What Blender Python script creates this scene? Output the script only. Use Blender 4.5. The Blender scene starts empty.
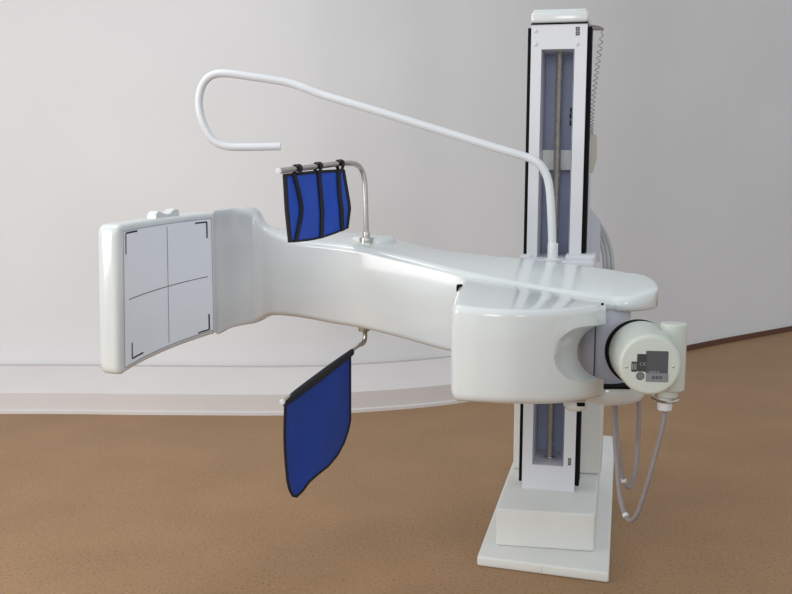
import bpy, bmesh, math, random
from mathutils import Vector, Matrix
random.seed(4)
C = bpy.context.scene.collection
V = Vector
# ------------------------------------------------------------ camera
F = 1000.0; H = 1.56; PITCH = math.atan(140/F); ROLL = 0.003; K = F/900.0
cd = bpy.data.cameras.new('camera'); cam = bpy.data.objects.new('camera', cd); C.objects.link(cam)
cd.sensor_fit = 'HORIZONTAL'; cd.sensor_width = 36; cd.lens = 36*F/792
cam.matrix_world = (Matrix.Translation((0, 0, H)) @ Matrix.Rotation(math.pi/2-PITCH, 4, 'X') @ Matrix.Rotation(ROLL, 4, 'Z'))
cd.clip_end = 200
bpy.context.scene.camera = cam

def ray(px, py):
    u = px-396; v = 297-py
    c, s = math.cos(ROLL), math.sin(ROLL)
    u, v = u*c-v*s, u*s+v*c
    cp, sp = math.cos(PITCH), math.sin(PITCH)
    return V((u/F, cp+v/F*sp, v/F*cp-sp))
def at(px, py, Y):            # survey helper: point seen at px,py at distance Y
    d = ray(px, py); t = Y*K/d.y
    return V((0, 0, H))+d*t
def atz(px, py, z):
    d = ray(px, py); t = (z-H)/d.z
    return V((0, 0, H))+d*t

# ------------------------------------------------------------ materials
def srgb(c):
    return tuple(((x/255)/12.92 if x/255 <= .04045 else ((x/255+.055)/1.055)**2.4) for x in c)+(1,)
def mat(name, col, rough=.5, metal=0, noise=.03, nscale=8, coat=0, bump=0, bscale=60, sheen=0, spec=.5):
    m = bpy.data.materials.new(name); m.use_nodes = True
    nt = m.node_tree; b = nt.nodes['Principled BSDF']
    b.inputs['Roughness'].default_value = rough; b.inputs['Metallic'].default_value = metal
    b.inputs['Coat Weight'].default_value = coat; b.inputs['Coat Roughness'].default_value = .05
    b.inputs['Sheen Weight'].default_value = sheen; b.inputs['Specular IOR Level'].default_value = spec
    tc = nt.nodes.new('ShaderNodeTexCoord')
    n = nt.nodes.new('ShaderNodeTexNoise'); n.inputs['Scale'].default_value = nscale; n.inputs['Detail'].default_value = 4
    nt.links.new(tc.outputs['Object'], n.inputs['Vector'])
    r = nt.nodes.new('ShaderNodeValToRGB')
    a = srgb(col)
    r.color_ramp.elements[0].color = tuple(max(0, x*(1-noise)) for x in a[:3])+(1,)
    r.color_ramp.elements[1].color = tuple(min(1, x*(1+noise)) for x in a[:3])+(1,)
    r.color_ramp.elements[0].position = .3; r.color_ramp.elements[1].position = .7
    nt.links.new(n.outputs['Fac'], r.inputs['Fac']); nt.links.new(r.outputs['Color'], b.inputs['Base Color'])
    if bump:
        n2 = nt.nodes.new('ShaderNodeTexNoise'); n2.inputs['Scale'].default_value = bscale
        nt.links.new(tc.outputs['Object'], n2.inputs['Vector'])
        bp = nt.nodes.new('ShaderNodeBump'); bp.inputs['Strength'].default_value = bump; bp.inputs['Distance'].default_value = .002
        nt.links.new(n2.outputs['Fac'], bp.inputs['Height']); nt.links.new(bp.outputs['Normal'], b.inputs['Normal'])
    return m
M = {}
M['gloss'] = mat('glossy_white_lacquer', (214, 218, 217), .16, coat=.4, noise=.006, nscale=3)
M['satin'] = mat('satin_white_enamel', (212, 213, 217), .38, noise=.01)
M['cream'] = mat('warm_grey_plastic', (192, 197, 188), .35, noise=.015)
M['basew'] = mat('powder_coated_white', (216, 216, 211), .4, noise=.015)
M['tubew'] = mat('white_painted_tube', (216, 218, 221), .28, noise=.01)
M['lilac'] = mat('pale_lilac_grey_metal', (190, 192, 204), .4, noise=.02)
M['recess'] = mat('bluish_grey_inner_sheet', (168, 175, 202), .45, noise=.04)
M['black'] = mat('black_rubber', (13, 13, 16), .75, noise=.1, spec=.15)
M['bind'] = mat('black_webbing', (18, 18, 26), .8, noise=.15, nscale=60, bump=.5, bscale=300)
M['blue'] = mat('royal_blue_vinyl_cloth', (40, 80, 186), .6, spec=.2, noise=.06, nscale=14, bump=.5, bscale=25)
M['blued'] = mat('deep_blue_vinyl_cloth', (36, 66, 154), .65, spec=.2, noise=.05, nscale=10, bump=.5, bscale=20)
M['steel'] = mat('brushed_steel', (190, 187, 180), .28, metal=1, noise=.06, nscale=40)
M['brass'] = mat('oiled_brass_screw', (176, 170, 160), .4, metal=.6, noise=.12, nscale=30)
M['hose'] = mat('grey_corrugated_hose', (140, 133, 134), .55, noise=.06, nscale=30)
M['face'] = mat('pale_blue_grey_laminate', (238, 243, 248), .42, noise=.01)
M['ink'] = mat('dark_navy_ink', (22, 25, 40), .6)
M['lab'] = mat('dark_grey_label', (72, 72, 76), .5, noise=.05)
M['labl'] = mat('mid_grey_label', (118, 121, 124), .5, noise=.05)
M['labk'] = mat('charcoal_label', (48, 49, 52), .5, noise=.1)
M['pale'] = mat('pale_print', (140, 142, 142), .6)
M['plinth'] = mat('painted_plinth_white', (214, 208, 206), .5, noise=.02, nscale=3)
M['wall'] = mat('painted_plaster_wall', (221, 220, 221), .75, noise=.02, nscale=1.2, bump=.15, bscale=5)
M['groove'] = mat('grey_groove', (170, 173, 178), .6)
M['cond'] = mat('grey_conduit', (172, 173, 176), .5, noise=.04)
M['beige'] = mat('beige_plastic', (188, 184, 172), .5)
M['shadow_line'] = mat('grey_shadow_line', (190, 183, 182), .7)  # grey tone painted for the shadow line above the plinth
M['tape'] = mat('dark_brown_edge_strip', (92, 56, 36), .6)
# speckled linoleum floor
def floor_mat():
    m = bpy.data.materials.new('speckled_brown_linoleum'); m.use_nodes = True
    nt = m.node_tree; b = nt.nodes['Principled BSDF']; L = nt.links
    tc = nt.nodes.new('ShaderNodeTexCoord')
    def noise(s, d=3):
        n = nt.nodes.new('ShaderNodeTexNoise'); n.inputs['Scale'].default_value = s; n.inputs['Detail'].default_value = d
        L.new(tc.outputs['Object'], n.inputs['Vector']); return n
    def ramp(src, stops):
        r = nt.nodes.new('ShaderNodeValToRGB')
        while len(r.color_ramp.elements) < len(stops): r.color_ramp.elements.new(.5)
        for e, (p, c) in zip(r.color_ramp.elements, stops): e.position = p; e.color = c
        L.new(src, r.inputs['Fac']); return r
    base = ramp(noise(2.2).outputs['Fac'], [(.3, srgb((151, 118, 84))), (.7, srgb((161, 126, 91)))])
    fine = noise(85, 2); sp = ramp(fine.outputs['Fac'], [(.33, (.62, .58, .55, 1)), (.45, (1, 1, 1, 1)), (.62, (1, 1, 1, 1)), (.7, (1.0, 1.0, 1.0, 1))])
    mx = nt.nodes.new('ShaderNodeMixRGB'); mx.blend_type = 'MULTIPLY'; mx.inputs['Fac'].default_value = .8
    L.new(base.outputs['Color'], mx.inputs['Color1']); L.new(sp.outputs['Color'], mx.inputs['Color2'])
    vo = nt.nodes.new('ShaderNodeTexVoronoi'); vo.inputs['Scale'].default_value = 34
    L.new(tc.outputs['Object'], vo.inputs['Vector'])
    vr = ramp(vo.outputs['Distance'], [(.06, (1, 1, 1, 1)), (.14, (0, 0, 0, 1))])
    mx2 = nt.nodes.new('ShaderNodeMixRGB'); mx2.inputs['Color2'].default_value = srgb((205, 176, 150))
    ml = nt.nodes.new('ShaderNodeMath'); ml.operation = 'MULTIPLY'; ml.inputs[1].default_value = .45
    L.new(vr.outputs['Color'], ml.inputs[0]); L.new(ml.outputs[0], mx2.inputs['Fac'])
    L.new(mx.outputs['Color'], mx2.inputs['Color1']); L.new(mx2.outputs['Color'], b.inputs['Base Color'])
    b.inputs['Roughness'].default_value = .55; b.inputs['Specular IOR Level'].default_value = .3
    return m
M['floor'] = floor_mat()

# ------------------------------------------------------------ mesh helpers
OFF = {}
def obj(name, bm, m, parent=None, sharp=35):
    off = OFF.get(parent.name, V((0, 0, 0))) if parent else V((0, 0, 0))
    if off.length: bmesh.ops.translate(bm, verts=bm.verts, vec=-off)
    bmesh.ops.recalc_face_normals(bm, faces=bm.faces)
    me = bpy.data.meshes.new(name); bm.to_mesh(me); bm.free()
    for p in me.polygons: p.use_smooth = True
    me.set_sharp_from_angle(angle=math.radians(sharp))
    me.materials.append(M[m])
    o = bpy.data.objects.new(name, me); C.objects.link(o)
    if parent: o.parent = parent; OFF[o.name] = off
    return o
def thing(name, label, cat, loc, group=None):
    o = bpy.data.objects.new(name, None); o.empty_display_size = .1; C.objects.link(o)
    o.location = loc; o['label'] = label; o['category'] = cat; OFF[o.name] = V(loc)
    if group: o['group'] = group
    return o
def struct(name, bm, m, sharp=35):
    o = obj(name, bm, m, None, sharp); o['kind'] = 'structure'; return o
def add_box(bm, c, s, mtx=None, bevel=0, seg=3):
    t = bmesh.new(); bmesh.ops.create_cube(t, size=1)
    bmesh.ops.scale(t, verts=t.verts, vec=V(s)); bmesh.ops.translate(t, verts=t.verts, vec=V(c))
    if bevel: bmesh.ops.bevel(t, geom=t.edges[:], offset=bevel, segments=seg, affect='EDGES', profile=.5)
    if mtx: bmesh.ops.transform(t, verts=t.verts, matrix=mtx)
    merge(bm, t)
def merge(bm, t):
    me = bpy.data.meshes.new('t'); t.to_mesh(me); t.free(); bm.from_mesh(me); bpy.data.meshes.remove(me)
def BX(x0, x1, y0, y1, z0, z1, mtx=None, bevel=0, bm=None, seg=3):
    bm = bm or bmesh.new()
    add_box(bm, ((x0+x1)/2, (y0+y1)/2, (z0+z1)/2), (x1-x0, y1-y0, z1-z0), mtx, bevel, seg); return bm
def bridge(bm, rings, cap=True, close=False):
    vs = [[bm.verts.new(p) for p in r] for r in rings]; n = len(vs[0])
    pairs = list(zip(vs, vs[1:])) + ([(vs[-1], vs[0])] if close else [])
    for a, b in pairs:
        for i in range(n): bm.faces.new((a[i], a[(i+1) % n], b[(i+1) % n], b[i]))
    if cap and not close: bm.faces.new(vs[0]); bm.faces.new(vs[-1][::-1])
    return bm
def basis(d):
    d = d.normalized(); u = d.orthogonal().normalized(); return u, d.cross(u)
def lathe(p0, axis, prof, n=48, bm=None):       # prof: (distance along axis, radius)
    bm = bm or bmesh.new(); a = V(axis).normalized(); u, w = basis(a); p0 = V(p0)
    rings = [[p0+a*t+(u*math.cos(2*math.pi*k/n)+w*math.sin(2*math.pi*k/n))*max(r, 1e-4) for k in range(n)] for t, r in prof]
    return bridge(bm, rings)
def rprof(t0, t1, r, b, seg=4):                 # rounded-edge cylinder profile
    out = [(t0+b*(1-math.cos(math.pi/2*i/seg)), r-b+b*math.sin(math.pi/2*i/seg)) for i in range(seg+1)]
    out += [(t1-b*(1-math.cos(math.pi/2*i/seg)), r-b+b*math.sin(math.pi/2*i/seg)) for i in range(seg, -1, -1)]
    return out
def smooth(P, sub=8):
    out = []
    P = [V(p) for p in P]; Q = [P[0]*2-P[1]]+P+[P[-1]*2-P[-2]]
    for i in range(1, len(Q)-2):
        a, b, c, d = Q[i-1:i+3]
        for k in range(sub):
            t = k/sub
            out.append(.5*((2*b)+(c-a)*t+(2*a-5*b+4*c-d)*t*t+(3*b-a-3*c+d)*t**3))
    out.append(P[-1]); return out
def tube(P, r, n=14, bm=None, sub=8, wave=0, period=.01, cap=True):
    bm = bm or bmesh.new(); Q = smooth(P, sub) if sub else [V(p) for p in P]
    if wave:                                     # resample densely for ribs
        R = [Q[0]]; step = period/4
        for p in Q[1:]:
            while (p-R[-1]).length > step: R.append(R[-1]+(p-R[-1]).normalized()*step)
        Q = R
    T = [(Q[min(i+1, len(Q)-1)]-Q[max(i-1, 0)]).normalized() for i in range(len(Q))]
    u, w = basis(T[0]); rings = []
    for i, p in enumerate(Q):
        u = (u-T[i]*u.dot(T[i])).normalized(); w = T[i].cross(u)
        rr = r+(wave if i % 4 < 2 else -wave) if wave else r
        rings.append([p+(u*math.cos(2*math.pi*k/n)+w*math.sin(2*math.pi*k/n))*rr for k in range(n)])
    return bridge(bm, rings, cap)
def rsec(cs, r, seg=4, ins=0):                   # rounded quad section from four corners
    cs = [V(c) for c in cs]; n = len(cs)
    if ins:
        new = []
        for i in range(n):
            a = (cs[i-1]-cs[i]); b = (cs[(i+1) % n]-cs[i])
            new.append(cs[i]+a.normalized()*min(ins, a.length*.49)+b.normalized()*min(ins, b.length*.49))
        cs = new
    rs = r if isinstance(r, (list, tuple)) else [r]*n
    out = []
    for i in range(n):
        a = cs[i-1]-cs[i]; b = cs[(i+1) % n]-cs[i]
        ra = min(rs[i], a.length*.48); rb = min(rs[i], b.length*.48)
        A = cs[i]+a.normalized()*ra; B = cs[i]+b.normalized()*rb
        for k in range(seg+1):
            t = k/seg; h = .42
            c1 = A.lerp(cs[i], .56); c2 = B.lerp(cs[i], .56)
            out.append((1-t)**3*A+3*(1-t)**2*t*c1+3*(1-t)*t*t*c2+t**3*B)
    return out
def loft(stations, r, sub=6, e0=0, e1=0, seg=4):
    # stations: list of four corners, interpolated smoothly; e0/e1 rounding radius of the ends
    n = len(stations[0]); cols = [smooth([s[j] for s in stations], sub) if sub > 1 else [V(s[j]) for s in stations] for j in range(n)]
    S = [[c[i] for c in cols] for i in range(len(cols[0]))]
    cen = lambda s: sum(s, V((0, 0, 0)))/n
    rings = []
    if e0:
        d = (cen(S[0])-cen(S[1])).normalized()
        for k in range(5, 0, -1):
            th = math.pi/2*k/5; ins = e0*(1-math.cos(th))
            rings.append(rsec([p+d*(e0*math.sin(th)) for p in S[0]], r, seg, ins))
    rings += [rsec(s, r, seg) for s in S]
    if e1:
        d = (cen(S[-1])-cen(S[-2])).normalized()
        for k in range(1, 6):
            th = math.pi/2*k/5; ins = e1*(1-math.cos(th))
            rings.append(rsec([p+d*(e1*math.sin(th)) for p in S[-1]], r, seg, ins))
    return bridge(bmesh.new(), rings)
def lerp_tab(tab, x):
    for (a, ya), (b, yb) in zip(tab, tab[1:]):
        if x <= b: return ya+(yb-ya)*(x-a)/(b-a) if x > a else ya
    return tab[-1][1]

# ------------------------------------------------------------ setting
bm = bmesh.new(); vs = [bm.verts.new(p) for p in [(-10, -5, 0), (16, -5, 0), (16, 18, 0), (-10, 18, 0)]]; bm.faces.new(vs)
bmesh.ops.translate(bm, verts=bm.verts, vec=(0, 0, 0))
struct('floor', bm, 'floor')
foot = [V((-10, 5.32*K, 0)), V((-5, 5.26*K, 0))]+[atz(*p, 0) for p in [(0, 414), (150, 415), (285, 415.5), (360, 412.5), (450, 404.5), (520, 392), (600, 373), (690, 350), (792, 330.5)]]
d = foot[-1]-foot[-2]; foot += [foot[-1]+d*.9, foot[-1]+d*2.2, foot[-1]+d*6.0]
fs = smooth(foot, 6)
def offset(line, off):
    out = []
    for i, p in enumerate(line):
        t = (line[min(i+1, len(line)-1)]-line[max(i-1, 0)]).normalized(); out.append(p+V((-t.y, t.x, 0))*off)
    return out
iend = 6*8+2                                     # plinth stops behind the machine
# plinth profile: (inset from kerb, height)
prof = [(0, 0), (0, .018), (.012, .024), (.012, .128), (.024, .138), (.29, .240), (.295, .236), (.305, .236), (.5, .236), (.5, 0)]
rings = []
P = fs[:iend+1]; lines = [offset(P, o) for o, z in prof]
for i in range(len(P)): rings.append([lines[j][i]+V((0, 0, prof[j][1])) for j in range(len(prof))])
struct('trim_1', bridge(bmesh.new(), rings), 'plinth', 25)
def strip(line, o0, o1, z0, z1):
    a, b = offset(line, o0), offset(line, o1)
    return bridge(bmesh.new(), [[V((p.x, p.y, z0)), V((p.x, p.y, z1)), V((q.x, q.y, z1)), V((q.x, q.y, z0))] for p, q in zip(a, b)])
struct('trim_2', strip(P, .287, .300, .232, .245), 'shadow_line')  # thin grey strip painted in as the shadow line where ledge meets wall
def wall_off(i):
    t = min(1, max(0, (i-(iend-14))/14)); t = t*t*(3-2*t)
    return .31*(1-t)
bm = bmesh.new(); w0 = [offset(fs, 0)[i].lerp(offset(fs, .31)[i], wall_off(i)/.31) for i in range(len(fs))]
w1 = [offset(fs, .2)[i].lerp(offset(fs, .51)[i], wall_off(i)/.31) for i in range(len(fs))]
rings = [[a, V((a.x, a.y, 4.4)), V((b.x, b.y, 4.4)), b] for a, b in zip(w0, w1)]
struct('wall_back', bridge(bm, rings), 'wall')
P = fs[iend-2:]; a = offset(P, -.018); b = offset(P, .002)
struct('baseboard_right', bridge(bmesh.new(), [[p, V((p.x, p.y, .045)), V((q.x, q.y, .045)), q] for p, q in zip(a, b)]), 'tape')

# ------------------------------------------------------------ the machine
YAW = math.radians(13); ZB = .193
p0 = (atz(526.5, 488, ZB)+atz(574.3, 492, ZB))/2; p1 = at(556.7, 100, 3.6)
O = V(((p0.x*.45+p1.x*.55)-.003, p0.y, 0))
ROOT = thing('xray_machine', 'white floor-mounted X-ray machine with tall mast, long swivel arm and upright detector panel', 'X-ray machine', (O.x, O.y, 0))
LM = Matrix.Translation(O) @ Matrix.Rotation(-YAW, 4, 'Z')          # mast frame: x right, y back
loc = lambda x, y, z: LM @ V((x, y, z))
inv = LM.inverted()
def part(name, bm, m, parent=None, label=None, sharp=35):
    o = obj(name, bm, m, parent or ROOT, sharp)
    if label: o['label'] = label
    return o
# base plate and base box
c = [inv @ atz(*p, .04) for p in [(477, 556), (609, 571), (615, 436)]]
def prism(pts, z0, z1, bev):
    bm = bridge(bmesh.new(), [[V((p.x, p.y, z0)) for p in pts], [V((p.x, p.y, z1)) for p in pts]])
    bmesh.ops.recalc_face_normals(bm, faces=bm.faces)
    bmesh.ops.bevel(bm, geom=bm.edges[:], offset=bev, segments=3, affect='EDGES', profile=.5); return bm
cw = [atz(*p, .04) for p in [(477, 556), (609, 573), (615, 436)]]
bm = prism([cw[0], cw[1], cw[2], cw[0]+(cw[2]-cw[1])*1.0], 0, .04, .008)
plate = part('base_plate', bm, 'basew')
ymid = (c[0].y+c[1].y)/2
sm_ = inv @ ((cw[0]+cw[1])/2)
part('seam', BX(sm_.x-.0012, sm_.x+.0012, sm_.y-.0008, sm_.y+.01, .008, .034, LM), 'cream', plate, 'thin grey seam line')
b = [inv @ atz(*p, ZB) for p in [(496, 508.4), (595.6, 513.5), (599, 472), (511, 471)]]
by0 = (b[0].y+b[1].y)/2; by1 = (b[2].y+b[3].y)/2; bx0 = (b[0].x+b[3].x)/2; bx1 = (b[1].x+b[2].x)/2
bw = [atz(*p, ZB) for p in [(496, 508.4), (595.6, 514.5), (599, 472)]]
bdv = (bw[2]-bw[1]).normalized()
part('base_box', prism([bw[0], bw[1], bw[1]+bdv*(by1+.3-by0), bw[0]+bdv*(by1+.3-by0)], .04, ZB, .010), 'basew')
ztop = at(556, 25, 3.62).z
W = .108; D = .26; SL = .067; s = .061
# rear pedestal cover
q0 = inv @ atz(512, 471, ZB); q1 = inv @ atz(601, 472, ZB)
part('rear_cover', BX(q0.x, q1.x, by1-.005, by1+.29, ZB, .86, LM, .012), 'basew')
# mast: folded body with a tall slot
bm = bmesh.new()
zo0 = ZB+.105; zo1 = at(556, 49, 3.6).z
BX(-W, -SL, 0, D, ZB, ztop, LM, 0, bm); BX(s, W, 0, D, ZB, ztop, LM, 0, bm)
BX(-SL, s, 0, D, ZB, zo0, LM, 0, bm); BX(-SL, s, 0, D, zo1, ztop, LM, 0, bm)
BX(-SL, s, .236, D, zo0, zo1, LM, 0, bm)
mast = part('mast', bm, 'satin')
bm = BX(-SL+.0005, s-.003, .226, .236, zo0, zo1, LM)
part('slot_back', bm, 'recess', mast, 'bluish grey back of the mast slot')
bm = BX(s-.004, s-.0025, .01, .23, zo0, zo1, LM); part('slot_side', bm, 'recess', mast, 'bluish grey side of the mast slot')
part('left_guide_strip', BX(-W-.016, -W-.0005, .03, .10, ZB+.02, ztop-.008, LM, .001), 'black', mast, 'black strip along the left side of the mast')
part('right_guide_strip', BX(W+.0005, W+.017, .02, .12, ZB+.02, ztop-.008, LM, .001), 'black', mast, 'black strip along the right side of the mast')
# cap
part('cap_gasket', BX(-W-.001, W+.001, -.003, D, ztop, ztop+.006, LM), 'black', mast, 'thin black gap under the cap')
part('mast_cap', BX(-W-.003, W+.004, -.008, D+.005, ztop+.006, ztop+.05, LM, .012), 'gloss')
part('cap_rim', BX(-W+.006, W-.005, .004, D-.01, ztop+.048, ztop+.058, LM, .004), 'gloss')
# screw with thread
bm = bmesh.new(); rings = []; n = 14; pitch = .0085; zs0 = zo0-.001; zs1 = zo1
nst = int((zs1-zs0)/(pitch/4)); ax = loc(-.003, .11, 0)
for i in range(nst+1):
    z = zs0+(zs1-zs0)*i/nst; r = .0152 if i % 4 < 2 else .0128
    rings.append([V((ax.x+r*math.cos(2*math.pi*k/n), ax.y+r*math.sin(2*math.pi*k/n), z)) for k in range(n)])
part('lead_screw', bridge(bm, rings), 'brass', sharp=20)
part('screw_bearing', lathe(loc(-.003, .11, zo0), (0, 0, 1), rprof(0, .01, .022, .002)), 'steel')
zc0 = at(556, 170, 3.75).z; zc1 = at(556, 150, 3.75).z
part('slot_crossbar', BX(-SL+.001, s-.005, .14, .2, zc0, zc1, LM, .002), 'basew', mast)
# stickers and screw caps on the mast
def onmast(px, py):
    d = ray(px, py); o = inv @ V((0, 0, H)); dd = inv.to_3x3() @ d; t = -o.y/dd.y; return o+dd*t
for px, py in ((577.7, 28.8), (577.7, 33.4)):
    q = onmast(px, py)
    st = part('sticker', BX(q.x-.0075, q.x+.0075, -.0015, .001, q.z-.0075, q.z+.0075, LM, .0008), 'labk', mast, 'small black pictogram sticker')
    part('sticker_mark', lathe(loc(q.x, -.0012, q.z), LM.to_3x3() @ V((0, -1, 0)), [(0, .0045), (.0008, .0045)], 16), 'pale', st, 'pale round pictogram')
q = onmast(569.5, 461.5)
for k in (0, 1):
    st = part('sticker', BX(q.x-.006, q.x+.006, -.0015, .001, q.z-.016+k*.016, q.z-.002+k*.016, LM, .0008), 'labk', mast, 'small black pictogram sticker')
    part('sticker_mark', lathe(loc(q.x, -.0012, q.z-.009+k*.016), LM.to_3x3() @ V((0, -1, 0)), [(0, .0032), (.0008, .0032)], 16), 'brass', st, 'small yellowish pictogram')
for px, py in ((535.5, 31), (535.5, 44), (577, 44)):
    q = onmast(px, py)
    part('screw_cap', lathe(loc(q.x, .001, q.z), LM.to_3x3() @ V((0, -1, 0)), [(0, .009), (.004, .007), (.006, .002)], 4 if py < 40 else 16), 'satin', mast)
# small black switches on the right side wall of the slot
for yy, z0, z1 in ((.07, at(570, 113, 3.7).z, at(570, 108, 3.7).z), (.05, at(570, 119, 3.7).z, at(570, 114, 3.7).z), (.05, at(570, 126, 3.7).z, at(570, 121, 3.7).z)):
    part('limit_switch', BX(s-.016, s-.003, yy+.02, yy+.05, z0, z1, LM, .001), 'black', mast, 'tiny black limit switch in the slot')

# carriage clamped round the mast
zk = at(556, 259, 3.5).z
car = part('carriage', BX(-.125, .165, -.11, .20, .86, zk-.005, LM, .015), 'satin')
bm = BX(-.135, -.09, -.02, .12, zk-.03, zk+.004, LM, .004); part('wiper', bm, 'satin', car)
bm = BX(.05, .165, -.06, .13, zk-.01, zk+.012, LM, .006); part('guide_block', bm, 'satin', car)

# swivel arm
SIL = [(200, 210), (215, 209), (235, 206.5), (255, 206), (261, 208), (265, 220), (271, 227), (290, 229.5), (345, 230), (372, 233), (400, 238.5), (418, 243), (440, 248.5), (470, 252), (520, 256.5), (556, 260.5), (596, 265.5), (623, 269.5), (648, 276), (657, 285), (662, 292)]
ARM = [  # px, front top y, front bottom y, distance, depth
 (212, 211.5, 335, 3.41, .06), (222, 210.5, 330, 3.45, .06), (235, 209.5, 326.5, 3.50, .06), (250, 210.5, 324, 3.53, .065), (257, 216, 320.5, 3.53, .08),
 (264, 226, 317, 3.52, .10), (276, 233.5, 316, 3.47, .16), (300, 240, 318.5, 3.41, .24), (330, 243, 324, 3.35, .27), (365, 248, 330, 3.28, .28), (405, 257, 340, 3.20, .28),
 (445, 267.5, 351, 3.12, .28), (490, 278, 359, 3.05, .28), (525, 285, 362, 3.01, .28), (545, 288.5, 335, 2.985, .29), (560, 290.5, 314, 2.965, .30),
 (582, 294, 312.5, 2.94, .31), (600, 297, 312, 2.93, .31), (612, 298, 312, 2.93, .30)]
bd = V((math.sin(math.radians(22)), math.cos(math.radians(22)), 0))
def section(px, yt, yb, Y, dep):
    ft = at(px, yt, Y); fb = at(px, yb, Y); fb = V((ft.x, ft.y, fb.z))
    b_ = ft+bd*dep*K
    pxb = 396+F*b_.x/(b_.y*math.cos(PITCH)+(H-b_.z)*math.sin(PITCH))
    zb = H
    ys = lerp_tab(SIL, pxb); d = ray(pxb, ys); zb = H+d.z*(b_.y/d.y)
    return [fb, ft, V((b_.x, b_.y, zb)), V((b_.x, b_.y, fb.z))]
ST = [section(*a) for a in ARM]
# rounded tail, half circle in plan
A = ST[-1]; mid = (A[1]+A[2])/2; half = (A[2]-A[1]).length/2; ex = at(659, 300, 3.05); 
fx = V((bd.y, -bd.x, 0)); reach = .125
for k in range(1, 11):
    th = math.pi/2*k/10.9; c_, s_ = math.cos(th), math.sin(th)
    row = []
    for j, p in enumerate(A):
        m_ = (A[0]+A[3])/2 if j in (0, 3) else mid
        sgn = -1 if j in (0, 1) else 1
        q = V((m_.x, m_.y, 0))+bd*half*sgn*c_+fx*reach*s_
        z = p.z
        if j in (1, 2): z = p.z*c_+mid.z*(1-c_)-.010*s_**3
        row.append(V((q.x, q.y, z)))
    ST.append(row)
arm = part('swivel_arm', loft(ST, [.022, .026, .03, .02], 5, 0, 0, 5), 'gloss', None, None, 60)
# round boss on the arm under the curtain post
bs = at(373, 238, 3.47)
part('arm_boss', lathe(V((bs.x, bs.y, bs.z-.07)), (0, 0, 1), rprof(0, .078, .088, .02)), 'gloss', arm)

# detector
dl = at(119, 225, 2.91); dr = at(214.5, 212, 3.39); dlb = at(124, 376.5, 2.91); drb = at(216, 333.5, 3.39)
T = V((dr.x-dl.x, dr.y-dl.y, 0)); WID = T.length; T.normalize(); N = V((T.y, -T.x, 0)); N = N if N.y < 0 else -N   # N towards the tube
if N.x < 0: N = -N
SAG = .035
def face(u, v, w=0):      # u along width 0..1, v height 0..1, w out of the face
    top = dl.z*(1-u)+dr.z*u; bot = dlb.z*(1-u)+drb.z*u
    p = V((dl.x, dl.y, 0))+T*WID*u+N*(w-SAG*4*u*(1-u)); p.z = bot+(top-bot)*v; p.x -= .012*(1-v)*(1-u); return p
TH = .090
n = 14; st = []
for i in range(n+1):
    u = .04+(.985-.04)*i/n
    th = TH if u < .8 else TH
    a = face(u, 0, 0); b_ = face(u, 1, 0)
    st.append([a, b_, face(u, 1, -th), face(u, 0, -th)])
det = part('detector_panel', loft(st, [.016, .016, .026, .026], 1, .028, .006), 'gloss', None, None, 60)
# inset label plate and its frame groove
def sheet_on(u0, u1, v0, v1, w0, w1, bm=None, n=16):
    rings = []
    for i in range(n+1):
        u = u0+(u1-u0)*i/n
        rings.append([face(u, v0, w0), face(u, v1, w0), face(u, v1, w1), face(u, v0, w1)])
    return bridge(bm or bmesh.new(), rings)
# face coordinates from the view
def uv(px, py):
    best = None; d = ray(px, py); o = V((0, 0, H))
    lo, hi = 0., 1.
    for it in range(40):
        u = (lo+hi)/2; p = face(u, .5); q = proj(p)
        if q[0] < px: lo = u
        else: hi = u
    u = (lo+hi)/2
    a = proj(face(u, 0)); b_ = proj(face(u, 1))
    return u, (a[1]-py)/(a[1]-b_[1])
def proj(p):
    x, y, z = p; z -= H; cp, sp = math.cos(PITCH), math.sin(PITCH)
    f = y*cp-z*sp; v = (y*sp+z*cp)/f*F; u = x/f*F; c, s = math.cos(ROLL), math.sin(ROLL)
    return 396+u*c+v*s, 297-(-u*s+v*c)
U0 = uv(121, 300)[0]; U0 = .05; U1 = uv(212.5, 270)[0]
g = part('label_border', sheet_on(U0, U1, .035, .955, -.001, .0012), 'groove', det, 'thin pale border round the detector face')
fp = part('detector_face', sheet_on(U0+.008, U1-.008, .045, .947, .0, .0022), 'face', det, 'pale blue-grey face plate')
c1 = lambda x, y: (80+x/2.829, 190+y/2.829)
def vline(x0, y0, x1, y1, wd=.0022, name='vertical_line'):
    (ua, va), (ub, vb) = uv(*c1(x0, y0)), uv(*c1(x1, y1)); u = (ua+ub)/2
    part(name, sheet_on(u-wd/2/WID, u+wd/2/WID, min(va, vb), max(va, vb), .002, .0028, n=1), 'ink', fp)
def hline(x0, y0, x1, y1, hh=.0022, name='horizontal_line'):
    (ua, va), (ub, vb) = uv(*c1(x0, y0)), uv(*c1(x1, y1)); v = (va+vb)/2; h2 = hh/(dl.z-dlb.z)/2
    part(name, sheet_on(min(ua, ub), max(ua, ub), v-h2, v+h2, .002, .0028), 'ink', fp)
vline(244, 103, 251, 430); hline(137, 307, 360, 244, .0026)
for x, y, hx, hy, vx, vy in ((130, 122, 163, 120, 133, 180), (360, 90, 327, 92, 360, 135), (361, 394, 330, 402, 361, 350), (144, 476, 175, 465, 142, 432)):
    (ua, va) = uv(*c1(x, y)); (ub, vb) = uv(*c1(hx, hy)); (uc, vc) = uv(*c1(vx, vy))
    hw = .0030; ht = hw/(dl.z-dlb.z); hu = hw/WID
    bm = bmesh.new(); sheet_on(min(ua, ub), max(ua, ub), va-ht, va+ht, .002, .0028, bm, 4)
    sheet_on(ua-hu*1.2, ua+hu*1.2, min(va, vc), max(va, vc), .002, .0028, bm, 1)
    part('corner_mark', bm, 'ink', fp)
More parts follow.
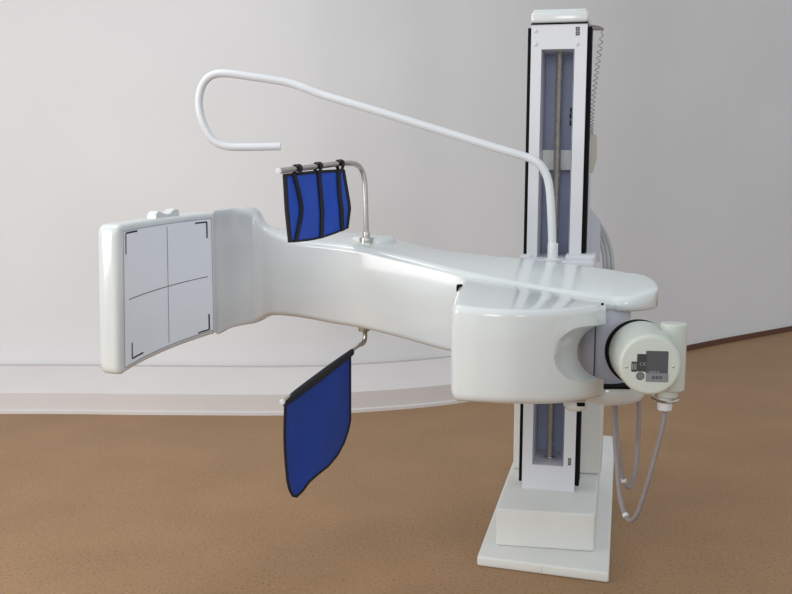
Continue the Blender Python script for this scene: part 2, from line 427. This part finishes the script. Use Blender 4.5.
# notched rest on top of the detector
ub = uv(160, 300)[0]; ue = uv(183, 300)[0]
pts = [(-.5, 0), (-.48, .75), (-.42, .98), (-.33, 1), (-.22, .78), (-.05, .42), (.12, .45), (.25, .95), (.36, 1.12), (.46, 1.0), (.5, .7), (.5, 0)]
rings = []
for x, h in pts:
    u = (ub+ue)/2+(ue-ub)*x
    z = .024*h
    wd = .018
    A_, B_ = face(u, 1, -.012), face(u, 1, -.012-wd*2)
    rings.append([A_-V((0, 0, .004)), A_+V((0, 0, z*.85)), A_.lerp(B_, .2)+V((0, 0, z)), A_.lerp(B_, .8)+V((0, 0, z)), B_+V((0, 0, z*.85)), B_-V((0, 0, .004))])
part('notched_rest', bridge(bmesh.new(), rings), 'gloss', None, None, 50)

# swivel drum, tube housing, lower cover
dc = at(603, 350, 3.02); zd0 = at(603, 392, 2.92).z; zd1 = at(603, 311, 2.92).z
drum = part('swivel_drum', lathe(V((dc.x, dc.y, zd0)), (0, 0, 1), rprof(0, zd1-zd0+.01, .088, .003)), 'lilac')
t = V((dc.x, dc.y, 0)); 
sx = at(595.7, 350, 2.93)
part('seam', BX(sx.x-.0012, sx.x+.0012, dc.y-.089, dc.y-.08, zd0+.01, zd1-.006), 'labk', drum, 'dark vertical seam')
lc = at(607, 399, 3.02); zl0 = at(607, 409.5, 2.9).z; zl1 = at(607, 389.5, 2.9).z
lowc = part('lower_cover', lathe(V((lc.x, lc.y, zl0)), (0, 0, 1), [(0, .01), (.001, .085), (.006, .108), (.018, .122), (.035, .128), (zl1-zl0-.004, .130), (zl1-zl0, .127)]), 'gloss', None, None, 50)
part('rubber_band', BX(at(606, 388, 2.86).x, at(634, 388, 2.86).x, lc.y-.128, lc.y-.03, zl1, zl1+.008), 'black', lowc, 'black rubber gap above the cover')
# tube housing (axis towards the room)
cf = at(650.3, 365.3, 2.60); cr = at(641.5, 353, 2.80); axd = (cf-cr).normalized(); Lh = (cf-cr).length
hous = part('tube_housing', lathe(cr, axd, [(-.10, .098), (0, .101), (.02, .101), (Lh-.03, .0915), (Lh-.012, .0905), (Lh-.004, .088), (Lh-.0003, .083), (Lh, .079)], 64), 'cream', None, None, 40)
part('gasket_ring', lathe(cr+V((-.0075, 0, -.001)), axd, [(-.035, .09), (-.035, .1045), (-.015, .1045), (-.015, .09)], 64), 'black', hous, 'black ring behind the tube housing')
# flat label and symbols on the end cap
up = (V((0, 0, 1))-axd*axd.z).normalized(); rt = up.cross(axd).normalized()
if rt.x < 0: rt = -rt
def cap_uv(px, py):
    d = ray(px, py); o = V((0, 0, H)); tt = (cf-o).dot(axd)/d.dot(axd); p = o+d*tt-cf; return p.dot(rt), p.dot(up)
def plateq(px0, py0, px1, py1, m, w0, w1, name, parent, label=None, bev=.0015):
    x0, y0 = cap_uv(px0, (py0+py1)/2); x1, _ = cap_uv(px1, (py0+py1)/2); _, y0 = cap_uv((px0+px1)/2, py1); _, y1 = cap_uv((px0+px1)/2, py0)
    t = bmesh.new(); add_box(t, ((x0+x1)/2, (y0+y1)/2, (w0+w1)/2), (x1-x0, y1-y0, w1-w0))
    mt = Matrix.Translation(cf) @ Matrix((rt, up, axd)).transposed().to_4x4()
    ed = [e for e in t.edges if abs(e.verts[0].co.z-e.verts[1].co.z) > 1e-5]
    if bev: bmesh.ops.bevel(t, geom=ed, offset=bev, segments=3, affect='EDGES')
    bmesh.ops.transform(t, verts=t.verts, matrix=mt)
    return part(name, t, m, parent, label)
rp = plateq(645.8, 351, 668.2, 373.5, 'lab', -.0002, .001, 'rating_label', hous, 'dark grey rating label')
plateq(645.8, 373, 668.2, 382, 'labl', -.0002, .0012, 'label_footer', hous, 'lighter grey strip of the label')
plateq(637, 354, 646.5, 371.5, 'labk', -.0002, .0013, 'symbol_label', hous, 'charcoal symbol label')
plateq(631.3, 361.5, 637, 371.8, 'labk', -.0002, .0008, 'symbol_label', hous, 'small black code label')
# pale marks on the symbol labels
def arc_mark(px, py, r, a0, a1, wd, m='pale'):
    x, y = cap_uv(px, py); n = 12; rings = []
    for i in range(n+1):
        a = math.radians(a0+(a1-a0)*i/n); e = rt*math.cos(a)+up*math.sin(a); b0 = cf+rt*x+up*y
        rings.append([b0+e*(r-wd)+axd*.0012, b0+e*(r+wd)+axd*.0012, b0+e*(r+wd)+axd*.002, b0+e*(r-wd)+axd*.002])
    return part('printed_mark', bridge(bmesh.new(), rings), m, hous)
arc_mark(641.5, 364, .0045, 60, 300, .0006); arc_mark(645, 364, .0045, 60, 300, .0006)
plateq(643.4, 363.5, 645, 364.4, 'pale', .0012, .0019, 'printed_mark', hous, None, 0)
for k in range(3): plateq(632+k*1.7, 363.5, 632.9+k*1.7, 369.5, 'pale', .0007, .0012, 'printed_mark', hous, None, 0)
for k in range(4): plateq(649.5+k*2.6, 371.2, 651+k*2.6, 372.4, 'pale', .0009, .0014, 'printed_mark', hous, None, 0)
for k in range(3): plateq(652+k*3.6, 376, 654.6+k*3.6, 379, 'lab', .0011, .0016, 'printed_mark', hous, None, 0)
x, y = cap_uv(640.2, 376)
part('round_symbol', lathe(cf+rt*x+up*y, axd, [(-.0002, .0118), (.0012, .0118)], 32), 'labk', hous, 'black round symbol')
arc_mark(640.2, 376, .0075, 0, 360, .0011, 'pale'); arc_mark(640.2, 376, .003, 0, 360, .0011, 'pale')
for px, py in ((626.5, 367), (673, 366.5)):
    x, y = cap_uv(px, py); part('screw', lathe(cf+rt*x+up*y, axd, [(-.0005, .004), (.0015, .0035), (.002, .002)], 16), 'steel', hous, 'small steel screw')
# cable turret beside the housing
tc_ = at(672.5, 356, 2.74); zt1 = at(674.5, 323, 2.74).z; zt0 = at(674.5, 393, 2.7).z
tur = part('cable_turret', lathe(V((tc_.x, tc_.y, zt0)), (0, 0, 1), rprof(0, zt1-zt0, .0405, .005)), 'cream', hous)
bm = bmesh.new(); m1 = cr+axd*.03
mt = Matrix.Translation((0, 0, 0))
BX(cr.x+.02, tc_.x+.005, tc_.y-.034, tc_.y+.034, zt0+.005, zt1-.02, None, .012, bm)
part('turret_bridge', bm, 'cream', hous)
zf = at(670, 400, 2.7).z
part('gland', lathe(V((tc_.x-.010, tc_.y, zf)), (0, 0, 1), rprof(0, zt0-zf+.006, .031, .003)), 'cream', hous)
tcx = V((tc_.x-.018, tc_.y-.0, 0)); zr = at(666, 401.5, 2.7).z
cpts = [V((tcx.x+.040*math.cos(a), tcx.y+.040*math.sin(a), zr+.004*math.sin(a*1))) for a in [2*math.pi*k/24 for k in range(24)]]
bm = bmesh.new(); rr = []
for k, p in enumerate(cpts):
    e = (p-V((tcx.x, tcx.y, p.z))).normalized(); rr.append([p+e*.003, p+V((0, 0, .004)), p-e*.003, p-V((0, 0, .004))])
part('cable_clamp', bridge(bm, rr, close=True), 'steel', hous, 'bright steel clamp ring')
zp0 = at(666, 414, 2.7).z
part('cable_plug', lathe(V((tcx.x, tcx.y, zp0)), (0, 0, 1), rprof(0, zr-zp0+.004, .0225, .006)), 'satin', hous, 'white plug')

# collimator box, lofted and scooped round the housing
def bsec(ft, yb, rtp):
    a = at(*ft); fb = at(ft[0], yb, ft[2]); c_ = at(*rtp)
    return [V((a.x, a.y, fb.z)), a, c_, V((c_.x, c_.y, fb.z+.01))]
BS = [bsec((459, 305.5, 2.655), 403, (467, 277, 3.06)), bsec((480, 308.5, 2.63), 404.5, (490, 280.5, 3.04)), bsec((515, 310.5, 2.62), 406, (515, 285, 3.0)),
      bsec((550, 310.5, 2.65), 406, (545, 290, 2.96)), bsec((575, 308.5, 2.70), 404, (570, 294.5, 2.93)), bsec((594, 305.5, 2.77), 401, (590, 298, 2.915)), bsec((604, 304, 2.82), 399, (601, 300, 2.905))]
col = loft(BS, [.030, .022, .012, .02], 5, .024, .012, 6)
tmp = bpy.data.meshes.new('tmpbox'); bmesh.ops.recalc_face_normals(col, faces=col.faces); col.to_mesh(tmp); col.free()
tb = bpy.data.objects.new('tmpbox', tmp); C.objects.link(tb)
rings = []
for Y, cx, cy, rx, ry in ((2.40, 612, 356, 84, 58), (2.62, 612, 356.5, 62, 44), (2.70, 611, 355.5, 53, 37), (2.74, 610, 355, 46, 33.5), (2.80, 609, 352, 32, 28), (3.2, 610, 350, 31, 26)):
    rings.append([at(cx+rx*math.cos(2*math.pi*k/64), cy+ry*math.sin(2*math.pi*k/64), Y) for k in range(64)])
cb = bridge(bmesh.new(), rings); bmesh.ops.recalc_face_normals(cb, faces=cb.faces)
tm2 = bpy.data.meshes.new('tmpcut'); cb.to_mesh(tm2); cb.free(); tc2 = bpy.data.objects.new('tmpcut', tm2); C.objects.link(tc2)
md = tb.modifiers.new('b', 'BOOLEAN'); md.operation = 'DIFFERENCE'; md.object = tc2; md.solver = 'EXACT'
md2 = tb.modifiers.new('bv', 'BEVEL'); md2.width = .006; md2.segments = 3; md2.limit_method = 'ANGLE'; md2.angle_limit = math.radians(40)
dg = bpy.context.evaluated_depsgraph_get(); res = bmesh.new(); ev = tb.evaluated_get(dg).to_mesh(); res.from_mesh(ev)
bpy.data.objects.remove(tb); bpy.data.objects.remove(tc2)
coll = part('collimator_box', res, 'gloss', None, None, 50)
k_ = at(459.3, 288.5, 2.93)
part('port_knob', lathe(k_+V((.010, 0, 0)), (-1, .25, 0), rprof(0, .018, .014, .003), 20), 'black', coll, 'small black knob')
k_ = at(602.5, 304.5, 2.80)
part('screw', lathe(k_+V((0, .006, 0)), (0, -1, .2), [(0, .004), (.010, .004), (.011, .002)], 12), 'black', coll, 'small dark screw')
# thin relief curve on top of the box
# lump with slot under the box
u_ = at(575.5, 402, 2.86)
fm = part('lower_latch', lathe(V((u_.x, u_.y, at(575, 410, 2.86).z)), (0, 0, 1), rprof(0, .040, .039, .022)), 'gloss')
part('latch_slot', BX(u_.x-.002, u_.x+.024, u_.y-.0405, u_.y-.033, at(578, 406, 2.83).z, at(578, 402.5, 2.83).z, None, .001), 'black', fm, 'black slot in the latch')

# grab rail over the arm
rz = 3.36
RP = [at(552.5, 258, 3.36), at(552, 235, 3.36), at(550.8, 205, 3.36), at(549, 185, 3.36), at(545, 172, 3.36), at(537.5, 162.5, 3.36), at(525, 156.5, 3.37), at(500, 149, 3.38),
      at(440, 130.5, 3.41), at(380, 112, 3.44), at(345, 101.5, 3.46), at(320, 94, 3.48), at(303, 87.5, 3.49), at(285, 82, 3.50), at(250, 76.5, 3.5), at(228, 73.5, 3.5), at(214, 74.5, 3.5), at(205, 81, 3.5), at(200, 92, 3.5), at(199, 106, 3.5), at(202.5, 122, 3.5), at(210, 136.5, 3.5),
      at(218, 143.5, 3.5), at(230, 146.7, 3.5), at(250, 147, 3.5), at(280.5, 146.4, 3.5)]
part('grab_rail', tube(RP, .0152, 16, sub=6), 'tubew')
sp = at(553, 243, 3.36); zs = at(553, 262, 3.36).z
part('rail_socket', lathe(V((sp.x, sp.y, zs-.04)), (0, 0, 1), rprof(0, sp.z-zs+.04, .0195, .002)), 'tubew')
part('rail_flange', lathe(V((sp.x, sp.y, at(553, 259, 3.36).z-.02)), (0, 0, 1), rprof(0, .023, .032, .003)), 'satin')

# curtain posts
pb = at(366.3, 240, 3.40); ptop = at(364.5, 180, 3.38)
UR = [at(279, 171, 2.92), at(295, 169, 3.02), at(320, 166, 3.18), at(335, 164.2, 3.28)]
UR += [at(346, 163.2, 3.345), at(355, 164, 3.375), at(361, 169, 3.395), at(364.3, 180, 3.40), at(365.5, 200, 3.40), at(366.3, 238, 3.40)]
part('upper_curtain_post', tube(UR, .0098, 14), 'steel', None, 'bent steel post with straight rod')
part('post_collar', lathe(V((pb.x, pb.y, pb.z-.004)), (0, 0, 1), rprof(0, .035, .0135, .002)), 'steel')
part('post_foot', lathe(V((pb.x, pb.y, pb.z-.012)), (0, 0, 1), rprof(0, .022, .0265, .003)), 'steel')
part('rod_end_cap', lathe(UR[0], (UR[0]-UR[1]), rprof(-.001, .005, .0100, .001), 16), 'satin', None, 'white end cap of the upper rod')
lb = at(363, 332, 3.36)
LR = [at(282.5, 402, 2.76), at(300, 389, 2.86), at(330, 366.5, 3.05), at(352, 350.5, 3.19), at(361, 344, 3.25)]
part('lower_curtain_rod', tube(LR, .0062, 12), 'steel', None, 'thin steel rod under the arm')
sw = at(364.5, 340, 3.28)
part('rod_pivot', tube([at(365, 328, 3.33), at(365, 336, 3.30), at(364, 342, 3.28), at(360.5, 344.5, 3.25)], .009, 12), 'steel')
part('pivot_flange', lathe(V((at(364, 331, 3.33).x, at(364, 331, 3.33).y, at(364, 331, 3.33).z)), (0, 0, 1), rprof(0, .03, .022, .003)), 'steel')
part('rod_end_cap', lathe(LR[0], (LR[0]-LR[1]), rprof(-.004, .005, .0090, .002), 16), 'satin', None, 'white end cap of the lower rod')

# hoses
def hose(pts, label):
    return part('cable_hose', tube(pts, .0078, 12, sub=8), 'hose', None, label)
# (px, py, distance)
h1 = [(664.5, 412, 2.74), (662, 430, 2.74), (657.5, 447, 2.75), (652, 468, 2.76), (646.5, 487, 2.78), (641.5, 503, 2.80), (636.5, 515, 2.82), (631.5, 520.5, 2.85), (626.5, 517, 2.88), (622, 506, 2.91), (618.5, 487, 2.94), (616.5, 462, 2.96), (615, 440, 2.97), (614, 418, 2.98), (614, 402, 2.98)]
h2 = [(639, 400, 3.06), (638.8, 425, 3.06), (638, 446, 3.06), (636, 468, 3.05), (632.5, 482, 3.04), (628.5, 487.5, 3.03), (624.5, 482, 3.02), (621, 468, 3.01), (618.3, 450, 3.0), (616.5, 432, 3.02), (615.5, 402, 3.04)]
hose([at(*p) for p in h1], 'longer grey hose looping from the white plug')
hose([at(*p) for p in h2], 'shorter grey hose looping under the cover')
def band(px, py, Y, d):
    p = at(px, py, Y); d = V(d).normalized(); part('cable_tie', lathe(p-d*.006, d, rprof(0, .012, .0098, .001), 14), 'satin', None, 'white tie on the hose')
band(625.6, 515.5, 2.885, at(622, 506, 2.91)-at(628, 519, 2.87)); band(623.6, 480, 3.018, at(621, 468, 3.01)-at(625, 483, 3.02))
# conduits behind the mast
for i in range(3):
    dx = i*3.8
    pts = [loc(.06, D+.02+i*.01, 1.42), at(592+dx*.6, 216+i*2, 3.9), at(598+dx*.8, 232, 3.9), at(602+dx, 246, 3.9), at(604.5+dx, 262, 3.88), at(603+dx, 282, 3.86), loc(.13, .19, 1.0)]
    part('rear_conduit', tube(pts, .0095, 12), 'cond')
# white side bracket right of the mast
rings = []
poly = [(586, 207), (588.5, 207.5), (600.3, 219.6), (600.3, 262), (586, 262)]
f = [at(x, y, 3.74) for x, y in poly]; bk = [p+V((.01, .05, 0)) for p in f]
part('side_bracket', bridge(bmesh.new(), [f, bk]), 'lilac')
part('side_channel', BX(W+.005, W+.026, .13, .155, at(590, 262, 3.75).z, at(590, 174, 3.75).z, LM, .002), 'satin')
f = [at(x, y, 3.78) for x, y in ((583, 25.5), (592, 24.6), (600, 26), (603.8, 28.2), (601, 29.5), (592, 29.5), (583, 30))]
hook = part('cord_outlet', bridge(bmesh.new(), [f, [p+V((.006, .03, 0)) for p in f]]), 'hose', None, 'grey cord outlet by the cap')
# holder for hand switch
hp = at(590, 150, 3.8)
part('handset_holder', BX(W+.002, W+.018, .125, .16, at(590, 172, 3.78).z, at(590, 140, 3.78).z, LM, .002), 'satin')
# hand switch with coiled cord: a thing of its own
poly = [(589.5, 134.5), (596.6, 134.5), (597, 150), (596.2, 160), (592.6, 173), (589.5, 174)]
f = [at(x, y, 3.77) for x, y in poly]; bk = [p+V((.008, .035, 0)) for p in f]
HS = thing('hand_switch', 'beige hand switch on a coiled grey cord, hung on the right side of the mast', 'hand switch', f[4])
bm = bridge(bmesh.new(), [f, bk]); bmesh.ops.bevel(bm, geom=bm.edges[:], offset=.003, segments=2, affect='EDGES')
obj('switch_body', bm, 'beige', HS)
ctr = smooth([at(603, 29, 3.80), at(601, 40, 3.80), at(598, 62, 3.80), at(594.5, 88, 3.80), at(592.3, 110, 3.80), at(591.5, 136, 3.79)], 60)
pts = []; turns = 24; N_ = len(ctr); Rr = []
cum = [0.]
for i_ in range(1, N_): cum.append(cum[-1]+(ctr[i_]-ctr[i_-1]).length)
steps = turns*12
for k in range(steps+1):
    s_ = k/steps
    e = s_**.8*(1.0)      # stretched near the top
    e = .55*s_+.45*(1-(1-s_)**2); e = s_*(1.55-.55*s_)
    tgt = e*cum[-1]; j = 1
    while j < N_-1 and cum[j] < tgt: j += 1
    f_ = (tgt-cum[j-1])/max(1e-9, cum[j]-cum[j-1]); p = ctr[j-1].lerp(ctr[j], f_)
    r_ = .0095*min(1, s_*8+.2)*(1-.3*s_)
    a = 2*math.pi*k/12
    pts.append(p+V((r_*math.cos(a), r_*math.sin(a), 0)))
obj('coiled_cord', tube(pts, .0016, 6, sub=0), 'hose', HS)

# ------------------------------------------------------------ blue curtains
def bil(TL, TR, BL, BR, u, v): return (TL*(1-u)+TR*u)*(1-v)+(BL*(1-u)+BR*u)*v
def slab(fn, u0, u1, v0, v1, th, nu=24, nv=24, bm=None, off=0):
    bm = bm or bmesh.new(); G = []
    nrm = (fn(1, 0)-fn(0, 0)).cross(fn(0, 1)-fn(0, 0)).normalized()
    if nrm.y > 0: nrm = -nrm
    for sd in (off, off-th):
        G.append([[bm.verts.new(fn(u0+(u1-u0)*i/nu, v0+(v1-v0)*j/nv)+nrm*sd) for j in range(nv+1)] for i in range(nu+1)])
    for s_, g in enumerate(G):
        for i in range(nu):
            for j in range(nv):
                q = (g[i][j], g[i+1][j], g[i+1][j+1], g[i][j+1]); bm.faces.new(q if s_ else q[::-1])
    a, b_ = G
    for i in range(nu):
        bm.faces.new((a[i][0], a[i+1][0], b_[i+1][0], b_[i][0])); bm.faces.new((a[i][nv], b_[i][nv], b_[i+1][nv], a[i+1][nv]))
    for j in range(nv):
        bm.faces.new((a[0][j], b_[0][j], b_[0][j+1], a[0][j+1])); bm.faces.new((a[nu][j], a[nu][j+1], b_[nu][j+1], b_[nu][j]))
    return bm
# image outline of upper curtain: left, right, top and bottom edges as tables over v / u
UL = [(0, (284.8, 174.7)), (.5, (286.8, 209)), (1, (290.2, 242.6))]
URt = [(0, (343.8, 169.8)), (.5, (349.3, 202)), (.62, (350, 209)), (1, (347.5, 228.5))]
def tabv(tab, t):
    for (a, p), (b_, q) in zip(tab, tab[1:]):
        if t <= b_: f_ = (t-a)/(b_-a); return (p[0]+(q[0]-p[0])*f_, p[1]+(q[1]-p[1])*f_)
    return tab[-1][1]
def upper(u, v):
    l = tabv(UL, v); r = tabv(URt, v)
    x = l[0]+(r[0]-l[0])*u; y = l[1]+(r[1]-l[1])*u
    y += 3.2*math.sin(math.pi*u)*(v-.25*(1-v))*(1 if v > .5 else .9)
    Y = 2.955+(3.335-2.955)*u
    Y += .022*math.sin(u*math.pi*4+.5)*(.3+.7*v)*math.sin(math.pi*min(1, v+.15)) + .02*v*(math.sin(2.5*u+1))
    return at(x, y, Y)
LAB1 = 'small blue curtain with three black straps, hung from the bent steel post above the arm'
UC = thing('lead_curtain', LAB1, 'lead curtain', upper(.5, 1))
obj('cloth', slab(upper, .0, 1, 0, 1, .004), 'blue', UC, 60)
bm = slab(upper, -.010, .028, 0, 1, .009, 3, 30, None, .0025); slab(upper, .972, 1.010, 0, 1, .009, 3, 30, bm, .0025)
slab(upper, 0, 1, -.012, .030, .009, 30, 3, bm, .0026); slab(upper, 0, 1, .968, 1.012, .009, 30, 3, bm, .0026)
obj('edge_binding', bm, 'bind', UC, 60)
rodp = lambda px: None
def rod_at(px):
    R = smooth(UR, 10); best = min(R, key=lambda p: abs(proj(p)[0]-px) if proj(p)[1] < 175 else 1e9); return best
for u0, u1, px in ((.14, .18, 296.2), (.56, .53, 318.5), (.90, .90, 340)):
    hw = .028
    def strap(a, b_, u0=u0, u1=u1, hw=hw):
        bend = .06*math.sin(math.pi*b_) if u0 < .3 else (-.05*math.sin(math.pi*b_) if u0 > .8 else 0)
        uc = u0+(u1-u0)*b_+bend
        if u0 < .3: uc -= .10*max(0, b_-.5)*2
        return upper(uc-hw+2*hw*a, b_)
    bm = slab(strap, 0, 1, 0, 1, .003, 3, 30, None, .0058)
    # loop over the rod
    c_ = rod_at(px); ax_ = (UR[3]-UR[0]).normalized(); e1 = V((0, 0, 1)); e2 = ax_.cross(e1).normalized()
    if e2.y > 0: e2 = -e2
    rings = []; tp = upper(u0, .02)
    for ri, ro in ((0, 0),):
        prof2 = []
        for k in range(15):
            a = math.radians(-20+220*k/14); prof2.append(e2*math.cos(a)*.0125+e1*math.sin(a)*.0125)
        tip = tp-c_; tip = e2*tip.dot(e2)+e1*tip.dot(e1)
        prof2 = [tip+e2*.004]+prof2+[tip-e2*.004]
        outs = [p+(p.normalized()*.003 if 0 < i < len(prof2)-1 else (e2*.003 if i == 0 else -e2*.003)) for i, p in enumerate(prof2)]
        for p, o_ in zip(prof2, outs):
            rings.append([c_+p-ax_*.012, c_+o_-ax_*.012, c_+o_+ax_*.012, c_+p+ax_*.012])
    bridge(bm, rings)
    obj('strap', bm, 'bind', UC, 60)
# lower curtain
LT = [(0, (285.5, 403.5)), (1, (350.6, 353))]
BOT = [(0, 480), (.04, 490), (.10, 495.5), (.17, 496.5), (.26, 491), (.36, 482), (.5, 474), (.66, 466), (.80, 455), (.90, 443), (.97, 430), (1, 420)]
def lower(u, v):
    x = 285.5+(350-285.5)*u; yt = 404+(353.5-404)*u; yb = lerp_tab(BOT, u)
    vv = v
    if u < .2: x += (-1.2*math.sin(math.pi*v)) + 2.0*v*v*(1-u*5)
    Y = 2.78+(3.18-2.78)*u+.02*math.sin(u*6+v*2)*v
    return at(x, yt+(yb-yt)*vv, Y)
LC = thing('lead_curtain', 'larger plain blue curtain with rounded lower edge, hung from the thin rod below the arm', 'lead curtain', lower(.17, 1))
obj('cloth', slab(lower, 0, 1, 0, 1, .004, 40, 24), 'blued', LC, 60)
# binding follows the outline as a flat tape
outl = [lower(0, j/16) for j in range(17)]+[lower(i/60, 1) for i in range(1, 61)]+[lower(1, 1-j/16) for j in range(1, 17)]
obj('edge_binding', tube(outl, .0048, 8, sub=0), 'bind', LC, 60)
tp = [at(284.5, 401.8, 2.77), at(300, 390, 2.86), at(330, 367.5, 3.05), at(352, 351, 3.19)]
bm = bmesh.new(); Q = smooth(tp, 6); rings = []
T_ = (tp[-1]-tp[0]).normalized(); e1 = V((0, 0, 1)); e2 = T_.cross(e1).normalized()
for i, p in enumerate(Q):
    r_ = .0105+.0035*math.sin(math.pi*i/len(Q))
    rings.append([p+e2*math.cos(a)*r_*.85+e1*(math.sin(a)*r_*1.15-.004) for a in [2*math.pi*k/14 for k in range(14)]])
obj('rod_sleeve', bridge(bm, rings), 'bind', LC, 60)

# ------------------------------------------------------------ light
def area(name, locn, target, size, sizey, power, col=(1, 1, 1)):
    l = bpy.data.lights.new(name, 'AREA'); l.shape = 'RECTANGLE'; l.size = size; l.size_y = sizey; l.energy = power; l.color = col
    o = bpy.data.objects.new(name, l); C.objects.link(o); o.location = locn
    o.rotation_euler = (V(target)-V(locn)).to_track_quat('-Z', 'Y').to_euler(); return o
area('window_and_fill_light', (-4.6, 1.2, 2.0), (.6, 4.6, 1.0), 2.6, 2.0, 112, (1, .985, .965))
area('window_and_fill_light', (-.8, -2.6, 2.5), (.2, 4.5, 1.0), 1.5, 1.6, 40, (1, 1, 1))
area('window_and_fill_light', (3.2, -2.0, 2.9), (2.6, 8.0, 2.2), 1.5, 1.2, 30, (.97, .99, 1))  # unseen fill lamp, added to brighten the right part of the wall
area('ceiling_lamp', (-1.6, 3.4, 3.6), (-1.6, 3.4, 0), 1.2, 1.2, 22, (1, 1, .98))
w = bpy.data.worlds.new('world'); bpy.context.scene.world = w; w.use_nodes = True
bg = w.node_tree.nodes['Background']; bg.inputs[0].default_value = (.84, .90, .95, 1); bg.inputs[1].default_value = .71
vs_ = bpy.context.scene.view_settings; vs_.view_transform = 'Standard'; vs_.look = 'None'; vs_.gamma = 1; vs_.exposure = .12
